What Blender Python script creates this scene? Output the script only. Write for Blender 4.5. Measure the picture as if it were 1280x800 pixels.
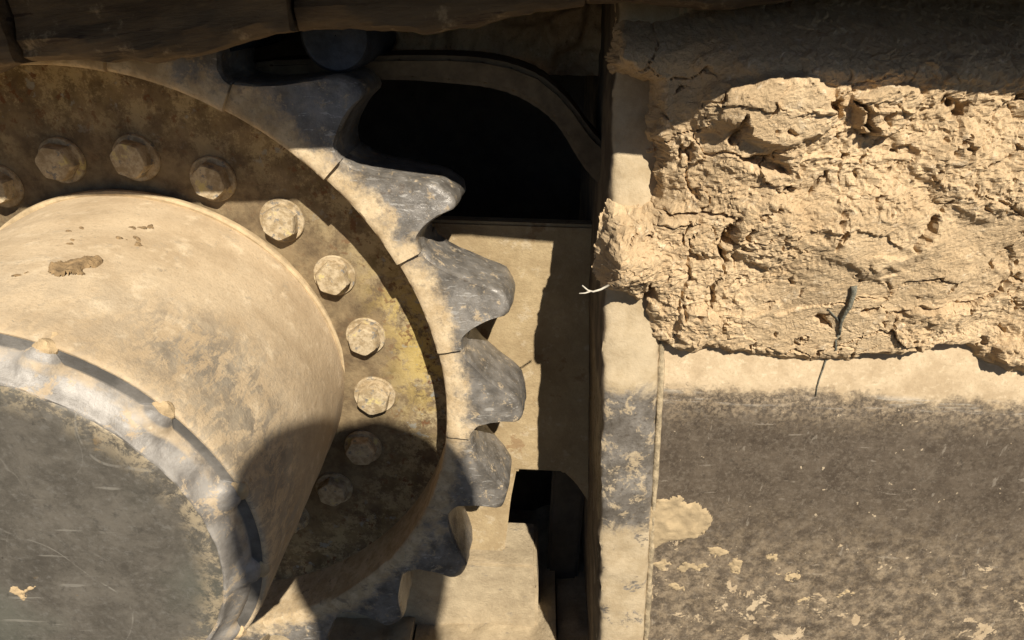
import bpy, bmesh, math, random
import numpy as np
from mathutils import Vector, Matrix

for o in list(bpy.data.objects):
    bpy.data.objects.remove(o, do_unlink=True)
scene = bpy.context.scene
COL = scene.collection
PI = math.pi

# ------------------------------------------------------------------ camera
CAM_LOC = Vector((0.3766, -0.5976, 0.3589))
PITCH, YAW, ROLL, FPX = 0.4488, -0.0280, 0.0239, 848.3
cam_data = bpy.data.cameras.new('camera')
cam = bpy.data.objects.new('camera', cam_data)
COL.objects.link(cam)
fw = Vector((math.sin(YAW) * math.cos(PITCH), math.cos(YAW) * math.cos(PITCH), -math.sin(PITCH)))
rt = Vector((math.cos(YAW), -math.sin(YAW), 0))
up = rt.cross(fw)
r2 = rt * math.cos(ROLL) + up * math.sin(ROLL)
u2 = -rt * math.sin(ROLL) + up * math.cos(ROLL)
m = Matrix((r2, u2, -fw)).transposed().to_4x4()
m.translation = CAM_LOC
cam.matrix_world = m
cam_data.sensor_width = 36
cam_data.lens = FPX / 1280 * 36
cam_data.clip_start = 0.005
cam_data.clip_end = 500
scene.camera = cam

# ------------------------------------------------------------------ sky and sun
SUN = Vector((0.32, -1.0, 0.95)).normalized()          # towards the sun
elev = math.asin(SUN.z)
world = bpy.data.worlds.new('World')
scene.world = world
world.use_nodes = True
wn = world.node_tree
sky = wn.nodes.new('ShaderNodeTexSky')
sky.sky_type = 'NISHITA'
sky.sun_disc = False
sky.sun_elevation = elev
sky.sun_rotation = math.atan2(SUN.x, SUN.y)
sky.altitude = 2500
sky.air_density = 0.7
sky.dust_density = 0.3
wn.links.new(sky.outputs[0], wn.nodes['Background'].inputs[0])
wn.nodes['Background'].inputs[1].default_value = 0.05
sd = bpy.data.lights.new('sun', 'SUN')
sd.energy = 5.0
sd.angle = math.radians(0.53)
sd.color = (1.0, 0.93, 0.82)
sun = bpy.data.objects.new('sun', sd)
COL.objects.link(sun)
sun.rotation_euler = SUN.to_track_quat('Z', 'Y').to_euler()
sun.location = (0.6, -3, 3)
scene.view_settings.view_transform = 'Standard'
scene.view_settings.look = 'None'
scene.view_settings.exposure = 0.55
scene.view_settings.gamma = 1.0
scene.view_settings.use_curve_mapping = False

# ------------------------------------------------------------------ helpers
RNG = np.random.default_rng(7)
_tab = RNG.random((64, 256, 256)).astype(np.float32) if False else None
_T = RNG.random((512, 512))


def vnoise(x, y, seed=0):
    x = np.asarray(x, float) + seed * 17.31
    y = np.asarray(y, float) + seed * 9.77
    xi = np.floor(x).astype(int); yi = np.floor(y).astype(int)
    fx = x - xi; fy = y - yi
    fx = fx * fx * fx * (fx * (fx * 6 - 15) + 10); fy = fy * fy * fy * (fy * (fy * 6 - 15) + 10)
    g = lambda a, b: _T[a % 512, b % 512]
    return ((g(xi, yi) * (1 - fx) + g(xi + 1, yi) * fx) * (1 - fy)
            + (g(xi, yi + 1) * (1 - fx) + g(xi + 1, yi + 1) * fx) * fy) * 2 - 1


def fbm(x, y, oct=4, seed=0, gain=0.5):
    s = 0; a = 1.0; f = 1.0
    for i in range(oct):
        s = s + a * vnoise(x * f, y * f, seed + i * 3)
        a *= gain; f *= 2.03
    return s


def voro(x, y, seed=0):
    """first and second nearest distance and cell random of a jittered grid"""
    x = np.asarray(x, float); y = np.asarray(y, float)
    xi = np.floor(x).astype(int); yi = np.floor(y).astype(int)
    d1 = np.full(x.shape, 9.0); d2 = np.full(x.shape, 9.0); cid = np.zeros(x.shape)
    for dx in (-1, 0, 1):
        for dy in (-1, 0, 1):
            a = xi + dx; b = yi + dy
            px = a + _T[(a + seed * 31) % 512, (b + seed * 7) % 512]
            py = b + _T[(a + 101 + seed * 13) % 512, (b + 57 + seed * 5) % 512]
            d = np.hypot(x - px, y - py)
            c = _T[(a + 211) % 512, (b + 173 + seed) % 512]
            closer = d < d1
            d2 = np.where(closer, d1, np.minimum(d2, d))
            cid = np.where(closer, c, cid)
            d1 = np.where(closer, d, d1)
    return d1, d2, cid


def sstep(a, b, x):
    t = np.clip((x - a) / (b - a), 0, 1)
    return t * t * (3 - 2 * t)


def mesh_obj(name, verts, faces, mat, parent=None, smooth=True, angle=None):
    me = bpy.data.meshes.new(name)
    me.from_pydata([tuple(v) for v in verts], [], [tuple(f) for f in faces])
    me.update()
    bm = bmesh.new(); bm.from_mesh(me)
    bmesh.ops.recalc_face_normals(bm, faces=bm.faces)
    bm.to_mesh(me); bm.free()
    if smooth:
        me.polygons.foreach_set('use_smooth', [True] * len(me.polygons))
        if angle:
            me.set_sharp_from_angle(angle=math.radians(angle))
    me.materials.append(mat)
    o = bpy.data.objects.new(name, me)
    COL.objects.link(o)
    o.parent = parent
    return o


def bm_obj(name, bm, mat, parent=None, smooth=False, angle=35):
    me = bpy.data.meshes.new(name)
    bmesh.ops.recalc_face_normals(bm, faces=bm.faces)
    bm.to_mesh(me); bm.free()
    if smooth:
        me.polygons.foreach_set('use_smooth', [True] * len(me.polygons))
        me.set_sharp_from_angle(angle=math.radians(angle))
    me.materials.append(mat)
    o = bpy.data.objects.new(name, me)
    COL.objects.link(o)
    o.parent = parent
    return o


def thing(name, label, cat, loc=(0, 0, 0), group=None):
    o = bpy.data.objects.new(name, None)
    o.empty_display_size = 0.05
    COL.objects.link(o)
    o.location = loc
    return tag(o, label, cat, group)


def tag(o, label, cat, group=None):
    o['label'] = label; o['category'] = cat
    if group: o['group'] = group
    return o


def grid_faces(nr, nc, wrap=False):
    f = []
    for i in range(nr - 1):
        for j in range(nc - 1 + (1 if wrap else 0)):
            j2 = (j + 1) % nc
            f.append((i * nc + j, i * nc + j2, (i + 1) * nc + j2, (i + 1) * nc + j))
    return f


def lathe(name, prof, mat, parent=None, n=128, closed=False, wob=0.0, angle=30, seed=1, loc=(0, 0, 0)):
    """prof: list of (r, y); turned about the Y axis"""
    V = []
    for k, (r, y) in enumerate(prof):
        for j in range(n):
            a = 2 * PI * j / n
            w = 0
            if wob:
                w = wob * float(vnoise(np.array(3 * math.cos(a) + 5 + k * .21), np.array(3 * math.sin(a) + 5 + y * 20), seed))
            V.append(((r + w) * math.cos(a), y + w * .5, (r + w) * math.sin(a)))
    F = grid_faces(len(prof), n, True)
    if closed:
        F += [((len(prof) - 1) * n + j, (len(prof) - 1) * n + (j + 1) % n, (j + 1) % n, j) for j in range(n)]
    elif prof[-1][0] < 1e-4:
        pass
    o = mesh_obj(name, V, F, mat, parent, True, angle)
    o.location = loc
    return o


# ------------------------------------------------------------------ materials
class NT:
    def __init__(s, name):
        s.m = bpy.data.materials.new(name); s.m.use_nodes = True
        s.t = s.m.node_tree; s.n = s.t.nodes
        s.b = s.n['Principled BSDF']
        tc = s.n.new('ShaderNodeTexCoord')
        oi = s.n.new('ShaderNodeObjectInfo')
        mul = s.n.new('ShaderNodeVectorMath'); mul.operation = 'SCALE'
        mul.inputs[0].default_value = (3.1, 5.7, 7.3)
        s.l(oi.outputs['Random'], mul.inputs['Scale'])
        ad = s.n.new('ShaderNodeVectorMath'); ad.operation = 'ADD'
        s.l(tc.outputs['Object'], ad.inputs[0]); s.l(mul.outputs[0], ad.inputs[1])
        s.raw = tc.outputs['Object']; s.co = ad.outputs[0]

    def l(s, a, b): s.t.links.new(a, b)

    def noise(s, scale, detail=6, rough=0.6, dist=0.0, stretch=None, co=None):
        n = s.n.new('ShaderNodeTexNoise')
        n.inputs['Scale'].default_value = scale; n.inputs['Detail'].default_value = detail
        n.inputs['Roughness'].default_value = rough; n.inputs['Distortion'].default_value = dist
        c = co or s.co
        if stretch:
            mp = s.n.new('ShaderNodeMapping'); mp.inputs['Scale'].default_value = stretch
            s.l(c, mp.inputs['Vector']); c = mp.outputs[0]
        s.l(c, n.inputs['Vector'])
        return n.outputs['Fac']

    def rng(s, x, a, b, c=0.0, d=1.0):
        r = s.n.new('ShaderNodeMapRange'); r.interpolation_type = 'SMOOTHSTEP'
        for i, v in ((1, a), (2, b), (3, c), (4, d)): r.inputs[i].default_value = v
        s.l(x, r.inputs[0]); return r.outputs[0]

    def math(s, op, a, b):
        k = s.n.new('ShaderNodeMath'); k.operation = op
        for i, v in enumerate((a, b)):
            if isinstance(v, (int, float)): k.inputs[i].default_value = v
            else: s.l(v, k.inputs[i])
        return k.outputs[0]

    def mix(s, f, a, b):
        k = s.n.new('ShaderNodeMix'); k.data_type = 'RGBA'
        if isinstance(f, (int, float)): k.inputs[0].default_value = f
        else: s.l(f, k.inputs[0])
        for i, v in ((6, a), (7, b)):
            if isinstance(v, tuple): k.inputs[i].default_value = (*v, 1)
            else: s.l(v, k.inputs[i])
        return k.outputs[2]

    def mixf(s, f, a, b):
        k = s.n.new('ShaderNodeMix'); k.data_type = 'FLOAT'
        s.l(f, k.inputs[0])
        for i, v in ((2, a), (3, b)):
            if isinstance(v, (int, float)): k.inputs[i].default_value = v
            else: s.l(v, k.inputs[i])
        return k.outputs[0]

    def axis(s, which, co=None):
        k = s.n.new('ShaderNodeSeparateXYZ'); s.l(co or s.raw, k.inputs[0]); return k.outputs[which]

    def radius(s):
        """distance from the object's Y axis"""
        x = s.axis(0); z = s.axis(2)
        return s.math('SQRT', s.math('ADD', s.math('MULTIPLY', x, x), s.math('MULTIPLY', z, z)), 0)

    def nz(s, which=2):
        g = s.n.new('ShaderNodeNewGeometry')
        k = s.n.new('ShaderNodeSeparateXYZ'); s.l(g.outputs['Normal'], k.inputs[0]); return k.outputs[which]

    def bump(s, h, strength, dist, prev=None):
        k = s.n.new('ShaderNodeBump')
        k.inputs['Strength'].default_value = strength; k.inputs['Distance'].default_value = dist
        s.l(h, k.inputs['Height'])
        if prev is not None: s.l(prev, k.inputs['Normal'])
        return k.outputs[0]

    def out(s, col, rough, metal=0.0, normal=None):
        for v, nm in ((col, 'Base Color'), (rough, 'Roughness'), (metal, 'Metallic')):
            if isinstance(v, (int, float)): s.b.inputs[nm].default_value = v
            elif isinstance(v, tuple): s.b.inputs[nm].default_value = (*v, 1)
            else: s.l(v, s.b.inputs[nm])
        if normal is not None: s.l(normal, s.b.inputs['Normal'])
        return s.m


DUST = (0.54, 0.415, 0.262)
DUST2 = (0.42, 0.31, 0.185)
DUSTL = (0.62, 0.49, 0.32)
STEEL = (0.115, 0.105, 0.09)
RUST = (0.14, 0.065, 0.025)


def dust_colour(t, sc=30):
    a = t.mix(t.rng(t.noise(sc, 8, .65), .35, .65), DUST2, DUST)
    a = t.mix(t.rng(t.noise(sc * 4.3, 5, .6), .52, .75), a, DUSTL)
    return t.mix(t.math('MULTIPLY', t.rng(t.noise(380, 5, .75), .50, .66), .45), a, (0.33, 0.24, 0.14))


def mat_housing():
    t = NT('dusty_drum_paint')
    col = dust_colour(t, 14)
    grey = t.mix(t.rng(t.noise(60, 6, .6), .4, .6), (0.17, 0.15, 0.12), (0.27, 0.235, 0.18))
    # the dust has been rubbed off in a band towards the cover and in scattered scuffs
    y = t.axis(1)
    band = t.rng(y, -0.075, -0.19)
    scuff = t.rng(t.noise(85, 12, .86, .4, (1, .45, 1)), .46, .53)
    low = t.rng(t.axis(2), 0.180, 0.12)
    big = t.rng(t.noise(9, 3, .5), .40, .62)
    k = t.math('MULTIPLY', t.math('MULTIPLY', band, scuff), t.math('ADD', t.math('MULTIPLY', big, .6), .5))
    k = t.math('MULTIPLY', k, t.math('ADD', t.math('MULTIPLY', low, .75), .25))
    k2 = t.math('MAXIMUM', t.math('MULTIPLY', t.rng(t.noise(60, 10, .82, .4), .57, .64), .5), t.math('MULTIPLY', t.rng(t.noise(170, 5, .7, .3), .64, .67), .6))
    k = t.math('MULTIPLY', t.math('MINIMUM', t.math('MAXIMUM', k, k2), 1.0), .8)
    c = t.mix(k, col, grey)
    h = t.noise(160, 6, .7)
    n = t.bump(t.noise(22, 5, .6), .25, .006)
    n = t.bump(h, .5, .0015, n)
    n = t.bump(t.noise(500, 4, .7), .4, .0008, n)
    return t.out(c, t.mixf(k, .95, .6), 0.0, n)


def mat_cover_ring():
    t = NT('polished_cover_edge')
    g = t.mix(t.rng(t.noise(45, 8, .65, 0.3), .35, .65), (0.17, 0.152, 0.13), (0.34, 0.31, 0.27))
    rr = t.radius()
    st = t.math('ADD', t.math('MULTIPLY', rr, 330.0), t.math('MULTIPLY', t.noise(9, 4, .6), 5.0))
    st = t.rng(t.math('SINE', st, 0), .35, .9)
    d = t.math('MULTIPLY', t.math('MAXIMUM', t.rng(t.noise(46, 11, .8, .4), .53, .58), t.math('MULTIPLY', st, t.rng(t.noise(20, 6, .65), .42, .58))), .75)
    c = t.mix(d, g, dust_colour(t, 60))
    led = t.math('MULTIPLY', t.rng(rr, .1682, .1696), t.rng(t.axis(1), -.2318, -.2308))
    c = t.mix(led, c, t.mix(t.rng(t.noise(30, 6, .6), .4, .65), (0.085, 0.078, 0.068), (0.17, 0.155, 0.135)))
    n = t.bump(t.noise(120, 6, .65), .2, .002)
    n = t.bump(t.noise(420, 5, .7), .4, .001, n)
    return t.out(c, t.mixf(d, .50, .9), t.mixf(d, .1, 0.0), n)


def mat_cover():
    t = NT('scuffed_dark_cover')
    g = t.mix(t.rng(t.noise(24, 12, .85, .2), .36, .64), (0.078, 0.068, 0.054), (0.150, 0.132, 0.106))
    g = t.mix(t.math('MULTIPLY', t.rng(t.noise(7, 4, .5), .5, .7), .35), g, (0.09, 0.105, 0.08))
    # long thin scratches and rubbed streaks
    ln = t.math('ABSOLUTE', t.math('SUBTRACT', t.noise(11, 2, .4, 1.2), .5), 0)
    ln2 = t.math('ABSOLUTE', t.math('SUBTRACT', t.noise(17, 2, .4, .8, (1, 1, .5)), .5), 0)
    s1 = t.math('MULTIPLY', t.rng(ln, .006, .0015), t.rng(t.noise(23, 3, .5), .5, .62))
    s2 = t.math('MULTIPLY', t.rng(ln2, .006, .0015), t.rng(t.noise(19, 3, .5), .52, .64))
    ln3 = t.math('ABSOLUTE', t.math('SUBTRACT', t.noise(9, 1, .3, .3, (1.4, 1, .6)), .5), 0)
    s3 = t.math('MULTIPLY', t.rng(ln3, .004, .001), t.rng(t.noise(60, 4, .6), .45, .6))
    s4 = t.rng(t.noise(150, 3, .5, .1, (.12, 1, 1.0)), .66, .72)
    s = t.math('MULTIPLY', t.math('MAXIMUM', t.math('MULTIPLY', t.math('MAXIMUM', s1, s2), .35), t.math('MAXIMUM', t.math('MULTIPLY', s3, .8), t.math('MULTIPLY', s4, .8))), .6)
    g = t.mix(s, g, (0.30, 0.275, 0.23))
    r = t.rng(t.noise(22, 11, .78, .2), .63, .66)
    g = t.mix(t.math('MULTIPLY', r, .75), g, (0.22, 0.15, 0.075))
    g = t.mix(t.math('MULTIPLY', t.rng(t.noise(190, 6, .75), .5, .7), .5), g, (0.20, 0.185, 0.16))
    g = t.mix(t.math('MULTIPLY', t.rng(t.noise(120, 6, .75, .3), .55, .7), .6), g, (0.055, 0.05, 0.042))
    p = t.rng(t.noise(110, 2, .5), .76, .80)
    g = t.mix(p, g, (0.55, 0.5, 0.4))
    rr = t.radius()
    e = t.math('MULTIPLY', t.rng(rr, .130, .154), t.rng(t.noise(50, 11, .82, .3), .46, .56))
    g = t.mix(e, g, (0.36, 0.29, 0.19))
    n = t.bump(t.noise(200, 5, .6), .25, .001)
    n = t.bump(t.noise(25, 4, .5), .15, .004, n)
    return t.out(g, .52, .15, n)


def mat_web():
    t = NT('worn_yellow_web')
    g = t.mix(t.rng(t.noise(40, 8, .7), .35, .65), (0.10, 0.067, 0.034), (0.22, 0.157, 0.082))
    rr = t.radius()
    out = t.rng(rr, .215, .285)
    yel = t.math('MULTIPLY', t.rng(t.noise(30, 12, .80, .3), .46, .53), out)
    dust = t.math('MULTIPLY', t.rng(t.noise(44, 12, .82), .47, .57), t.math('ADD', t.math('MULTIPLY', out, .7), .12))
    g = t.mix(dust, g, (0.42, 0.33, 0.18))
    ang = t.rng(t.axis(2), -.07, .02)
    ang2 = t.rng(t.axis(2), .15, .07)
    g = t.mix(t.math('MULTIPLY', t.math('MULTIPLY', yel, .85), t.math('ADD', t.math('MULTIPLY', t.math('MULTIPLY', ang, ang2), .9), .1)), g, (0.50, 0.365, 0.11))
    rust = t.math('MULTIPLY', t.rng(t.noise(95, 5, .65, .3), .58, .64), t.math('ADD', t.math('MULTIPLY', out, .8), .2))
    g = t.mix(rust, g, RUST)
    gry = t.math('MULTIPLY', t.rng(t.noise(75, 6, .65), .60, .68), out)
    g = t.mix(gry, g, (0.26, 0.25, 0.21))
    n = t.bump(t.noise(120, 7, .7), .6, .0025)
    return t.out(g, .85, 0.0, n)


def mat_tooth():
    t = NT('worn_sprocket_steel')
    rr = t.radius()
    steel = t.mix(t.rng(t.noise(50, 8, .65), .3, .7), (0.105, 0.093, 0.078), (0.27, 0.245, 0.212))
    dust = t.mix(t.rng(t.noise(55, 8, .7), .35, .65), (0.40, 0.29, 0.16), (0.58, 0.45, 0.28))
    w = t.math('ADD', rr, t.math('MULTIPLY', t.math('SUBTRACT', t.noise(32, 11, .74, .2), .5), .085))
    k = t.rng(w, .312, .330)
    dirt = t.math('MULTIPLY', t.rng(t.noise(95, 10, .8, .3), .56, .60), .7)
    k = t.math('MULTIPLY', k, t.math('SUBTRACT', 1.0, dirt))
    c = t.mix(k, dust, steel)
    c = t.mix(t.math('MULTIPLY', t.rng(t.noise(70, 5, .6), .62, .70), .6), c, (0.13, 0.10, 0.075))
    c = t.mix(t.math('MULTIPLY', t.rng(t.noise(260, 5, .7), .52, .66), .45), c, (0.20, 0.165, 0.12))
    sc = t.rng(t.noise(300, 4, .6, .2, (.25, 1, 1)), .60, .66)
    c = t.mix(t.math('MULTIPLY', t.math('MULTIPLY', sc, k), .5), c, (0.50, 0.47, 0.42))
    n = t.bump(t.noise(140, 8, .72), .5, .002)
    n = t.bump(t.noise(480, 5, .7), .5, .0008, n)
    return t.out(c, t.mixf(k, .92, .30), t.mixf(k, 0.0, .2), n)


def mat_bolt():
    t = NT('dusty_bolt')
    g = t.mix(t.rng(t.noise(120, 6, .7), .4, .6), (0.30, 0.22, 0.12), (0.48, 0.38, 0.24))
    g = t.mix(t.rng(t.noise(150, 5, .6), .58, .66), g, (0.2, 0.18, 0.15))
    g = t.mix(t.math('MULTIPLY', t.rng(t.noise(60, 4, .6), .6, .68), .8), g, (0.55, 0.44, 0.16))
    n = t.bump(t.noise(260, 6, .7), .7, .0015)
    return t.out(g, .9, 0, n)


def mat_mud():
    t = NT('dry_mud')
    g = t.mix(t.rng(t.noise(22, 10, .7), .3, .7), (0.46, 0.325, 0.18), (0.59, 0.435, 0.255))
    g = t.mix(t.rng(t.noise(130, 6, .7), .55, .72), g, (0.68, 0.54, 0.36))
    g = t.mix(t.rng(t.noise(90, 6, .7), .60, .70), g, (0.32, 0.215, 0.115))
    g = t.mix(t.math('MULTIPLY', t.rng(t.noise(480, 3, .6), .54, .68), .55), g, (0.30, 0.20, 0.105))
    n = t.bump(t.noise(260, 8, .75), .6, .002)
    n = t.bump(t.noise(600, 4, .7), .7, .001, n)
    return t.out(g, 1.0, 0, n)


def mat_frame():
    t = NT('bare_frame_steel')
    g = t.mix(t.rng(t.noise(34, 12, .85), .36, .64), (0.068, 0.050, 0.034), (0.135, 0.104, 0.073))
    g = t.mix(t.math('MULTIPLY', t.rng(t.noise(240, 6, .8), .50, .60), .55), g, (0.19, 0.155, 0.115))
    g = t.mix(t.math('MULTIPLY', t.rng(t.noise(170, 6, .8), .56, .64), .6), g, (0.045, 0.034, 0.024))
    # rub marks, short scratches and grit stuck to the steel
    s1 = t.rng(t.noise(150, 4, .6, .4, (.22, 1, 1)), .665, .685)
    s2 = t.rng(t.noise(120, 4, .6, .4, (1, 1, .28)), .675, .69)
    g = t.mix(t.math('MULTIPLY', t.math('MAXIMUM', s1, s2), .40), g, (0.36, 0.31, 0.24))
    grit = t.rng(t.noise(130, 3, .55), .715, .73)
    g = t.mix(grit, g, (0.48, 0.38, 0.25))
    z = t.axis(2)
    nz_ = t.math('SUBTRACT', t.noise(26, 12, .85, .15), .5)
    zz = t.math('ADD', z, t.math('MULTIPLY', nz_, .075))
    top = t.rng(zz, .050, .062)
    fade = t.math('MULTIPLY', t.rng(zz, .015, .06), t.rng(t.noise(200, 8, .8), .44, .58))
    # splash crust low down: crisp edged, breaking up towards the top
    crust = t.rng(t.math('ADD', t.noise(30, 12, .72, .35), t.math('MULTIPLY', z, -.55)), .682, .695)
    crust = t.math('MULTIPLY', crust, t.rng(zz, -.05, -.10))
    film = t.math('MULTIPLY', t.math('MULTIPLY', t.rng(z, -.03, -.16), t.rng(t.noise(90, 10, .82), .42, .62)), .45)
    k = t.math('MAXIMUM', t.math('MAXIMUM', top, t.math('MULTIPLY', fade, .6)), t.math('MAXIMUM', t.math('MULTIPLY', crust, .9), film))
    d = dust_colour(t, 40)
    c = t.mix(k, g, d)
    br = t.math('MULTIPLY', t.math('MULTIPLY', t.rng(z, .044, .050), t.rng(z, .062, .056)), t.rng(t.noise(60, 6, .7, .3, (.25, 1, 2)), .50, .60))
    c = t.mix(t.math('MULTIPLY', br, .55), c, (0.50, 0.45, 0.37))
    n = t.bump(t.noise(160, 9, .78), .5, .002)
    n = t.bump(t.noise(20, 4, .5), .2, .006, n)
    n = t.bump(t.math('MAXIMUM', crust, top), .6, .0012, n)
    return t.out(c, t.mixf(k, .50, .95), t.mixf(k, .12, 0), n)


def mat_endplate():
    t = NT('end_plate_steel')
    g = t.mix(t.rng(t.noise(40, 8, .7, .3), .3, .7), (0.15, 0.128, 0.102), (0.33, 0.295, 0.25))
    g = t.mix(t.math('MULTIPLY', t.rng(t.noise(220, 6, .8), .52, .62), .6), g, (0.10, 0.08, 0.06))
    z = t.axis(2)
    zz = t.math('ADD', z, t.math('MULTIPLY', t.math('SUBTRACT', t.noise(34, 11, .8, .4), .5), .065))
    top = t.rng(zz, .048, .066)
    low = t.math('MULTIPLY', t.rng(zz, -.085, -.100), t.rng(t.noise(30, 11, .78, .3), .40, .44))
    sp = t.math('MULTIPLY', t.rng(t.noise(62, 11, .8, .3), .53, .57), .9)
    k = t.math('MAXIMUM', t.math('MAXIMUM', top, low), sp)
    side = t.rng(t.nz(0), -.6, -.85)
    d = t.mix(t.rng(t.noise(45, 8, .7), .35, .65), (0.35, 0.265, 0.155), (0.45, 0.355, 0.225))
    c = t.mix(k, g, d)
    c = t.mix(side, c, t.mix(t.rng(t.noise(25, 6, .6), .4, .6), (0.07, 0.05, 0.03), (0.15, 0.11, 0.065)))  # left face coloured darker: its shade is put into the colour
    n = t.bump(t.noise(110, 7, .7), .5, .003)
    return t.out(c, t.mixf(k, .42, .93), t.mixf(k, .4, 0), n)


def mat_backplate():
    t = NT('dusty_back_plate')
    g = t.mix(t.rng(t.noise(28, 9, .72), .3, .7), (0.30, 0.215, 0.112), (0.43, 0.325, 0.18))
    g = t.mix(t.math('MULTIPLY', t.rng(t.noise(60, 7, .7), .56, .66), .7), g, (0.48, 0.385, 0.25))
    g = t.mix(t.math('MULTIPLY', t.rng(t.noise(24, 9, .7), .60, .64), .7), g, (0.25, 0.15, 0.07))
    g = t.mix(t.math('MULTIPLY', t.rng(t.noise(300, 5, .75), .48, .66), .5), g, (0.30, 0.21, 0.11))
    n = t.bump(t.noise(80, 8, .72), .5, .004)
    return t.out(g, .95, 0, n)


def mat_shoe():
    t = NT('caked_track_shoe')
    g = t.mix(t.rng(t.noise(26, 9, .7, .4, (.3, 1, 2.2)), .3, .7), (0.07, 0.045, 0.022), (0.19, 0.13, 0.068))
    g = t.mix(t.rng(t.noise(40, 8, .7), .56, .68), g, (0.34, 0.25, 0.14))
    g = t.mix(t.rng(t.noise(50, 6, .65, 0, (.25, 1, 2.5)), .60, .66), g, (0.06, 0.035, 0.018))
    n = t.bump(t.noise(45, 9, .7, .3, (.3, 1, 2.2)), .9, .006)
    return t.out(g, .85, 0, n)


def mat_floor_shoe():
    t = NT('dusty_lower_track')
    g = t.mix(t.rng(t.noise(24, 9, .75, .2), .3, .7), (0.28, 0.215, 0.13), (0.46, 0.365, 0.23))
    g = t.mix(t.math('MULTIPLY', t.rng(t.noise(34, 8, .7, .2, (.7, 1.2, 1)), .58, .66), .8), g, (0.20, 0.17, 0.13))
    n = t.bump(t.noise(90, 9, .75, .2), .7, .004)
    return t.out(g, .92, 0, n)


def mat_dark_steel(name='greasy_chain_steel', c1=(0.035, 0.03, 0.026), c2=(0.09, 0.075, 0.055)):
    t = NT(name)
    g = t.mix(t.rng(t.noise(40, 8, .7), .3, .7), c1, c2)
    n = t.bump(t.noise(110, 6, .7), .5, .003)
    return t.out(g, .5, .3, n)


def plain(name, c, rough=.8, metal=0, sc=80, var=.25, bump=.4):
    t = NT(name)
    d = tuple(v * (1 - var) for v in c); e = tuple(min(1, v * (1 + var)) for v in c)
    g = t.mix(t.rng(t.noise(sc, 7, .65), .3, .7), d, e)
    return t.out(g, rough, metal, t.bump(t.noise(sc * 2, 6, .65), bump, .002))


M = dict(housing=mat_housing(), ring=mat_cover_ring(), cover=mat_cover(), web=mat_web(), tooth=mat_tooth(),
         bolt=mat_bolt(), mud=mat_mud(), frame=mat_frame(), endp=mat_endplate(), back=mat_backplate(),
         shoe=mat_shoe(), lower=mat_floor_shoe(), chain=mat_dark_steel(),
         weld=plain('dusty_weld', (0.36, 0.28, 0.17), .9, 0, 110, .45, .9),
         lip=plain('dusty_lip', (0.44, 0.33, 0.19), .9, 0, 70, .25),
         cbolt=plain('mud_filled_bolt', (0.43, 0.31, 0.17), .95, 0, 90, .25, .8),
         flake=plain('brown_mud_flake', (0.25, 0.165, 0.08), 1.0, 0, 140, .35, .9),
         splat=plain('dried_mud_patch', (0.37, 0.275, 0.155), 1.0, 0, 70, .18, .6),
         stem=plain('grey_green_stem', (0.16, 0.15, 0.11), .9, 0, 260, .6, .9),
         root=plain('pale_dry_root', (0.50, 0.45, 0.36), .8, 0, 200, .2),
         bush=mat_dark_steel('blued_bushing', (0.012, 0.015, 0.02), (0.05, 0.06, 0.08)),
         rust=plain('brown_guard', (0.14, 0.10, 0.055), .9, 0, 50, .3),
         dark=plain('recess_dark', (0.05, 0.042, 0.032), .8, 0, 40, .3),  # near black: gloom of the recess put into the colour
         cloth=plain('blue_work_jacket', (0.06, 0.08, 0.14), .9, 0, 60, .2),
         trouser=plain('dark_trousers', (0.05, 0.05, 0.055), .9, 0, 60, .2),
         skin=plain('skin', (0.42, 0.25, 0.17), .6, 0, 60, .08, .1),
         hair=plain('black_hair', (0.012, 0.01, 0.009), .6, 0, 150, .3),
         phone=plain('black_phone', (0.02, 0.02, 0.022), .25, 0, 60, .1, .05),
         ground=plain('dark_ground', (0.06, 0.05, 0.035), 1.0, 0, 9, .3, .8))

# ------------------------------------------------------------------ ground
GZ = -0.455
n = 61
xs = np.linspace(-1, 1, n); xs = np.sign(xs) * np.abs(xs) ** 3 * 120
X, Y = np.meshgrid(xs, xs)
Z = GZ - .02 + .012 * fbm(X * 3, Y * 3, 3, 5)
g = mesh_obj('ground', np.stack([X.ravel(), Y.ravel(), Z.ravel()], 1), grid_faces(n, n), M['ground'])
g['kind'] = 'structure'

# ------------------------------------------------------------------ track frame
frame = thing('undercarriage_beam', 'dusty steel track frame with a bare dark side and a welded end plate', 'track frame', (0.44, 0.1, GZ))
FO = Vector((0.44, 0.1, GZ))


def W(o, parent, off):
    """child built in world coordinates under an Empty standing at off"""
    o.location = Vector(o.location) - Vector(off)
    return o


def frame_y(z):
    """front of the frame side: upright below the bend, leaning back above it"""
    z = np.asarray(z, float)
    return np.where(z < .035, -.100, np.where(z < .085, -.100 + (z - .035) ** 2 / .05 * .10, -.095 + (z - .085) * .20))


def left_x(z):
    z = np.asarray(z, float)
    return np.interp(z, [-.6, -.26, .087, .26, .45], [.482, .4605, .4375, .4335, .430])


# side plate
zr = np.concatenate([np.linspace(GZ, .02, 30), np.linspace(.025, .1, 16), np.linspace(.11, .42, 20)])
xr = np.linspace(0, 1, 60)
V = []
for z in zr:
    x0 = float(left_x(z)) + .045
    for u in xr:
        x = x0 + u * (1.6 - x0)
        V.append((x, float(frame_y(z)) + .0012 * float(fbm(np.array(x * 14), np.array(z * 14), 3, 2)), z))
o = mesh_obj('side_plate', V, grid_faces(len(zr), len(xr)), M['frame'], frame); W(o, frame, FO)
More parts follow.
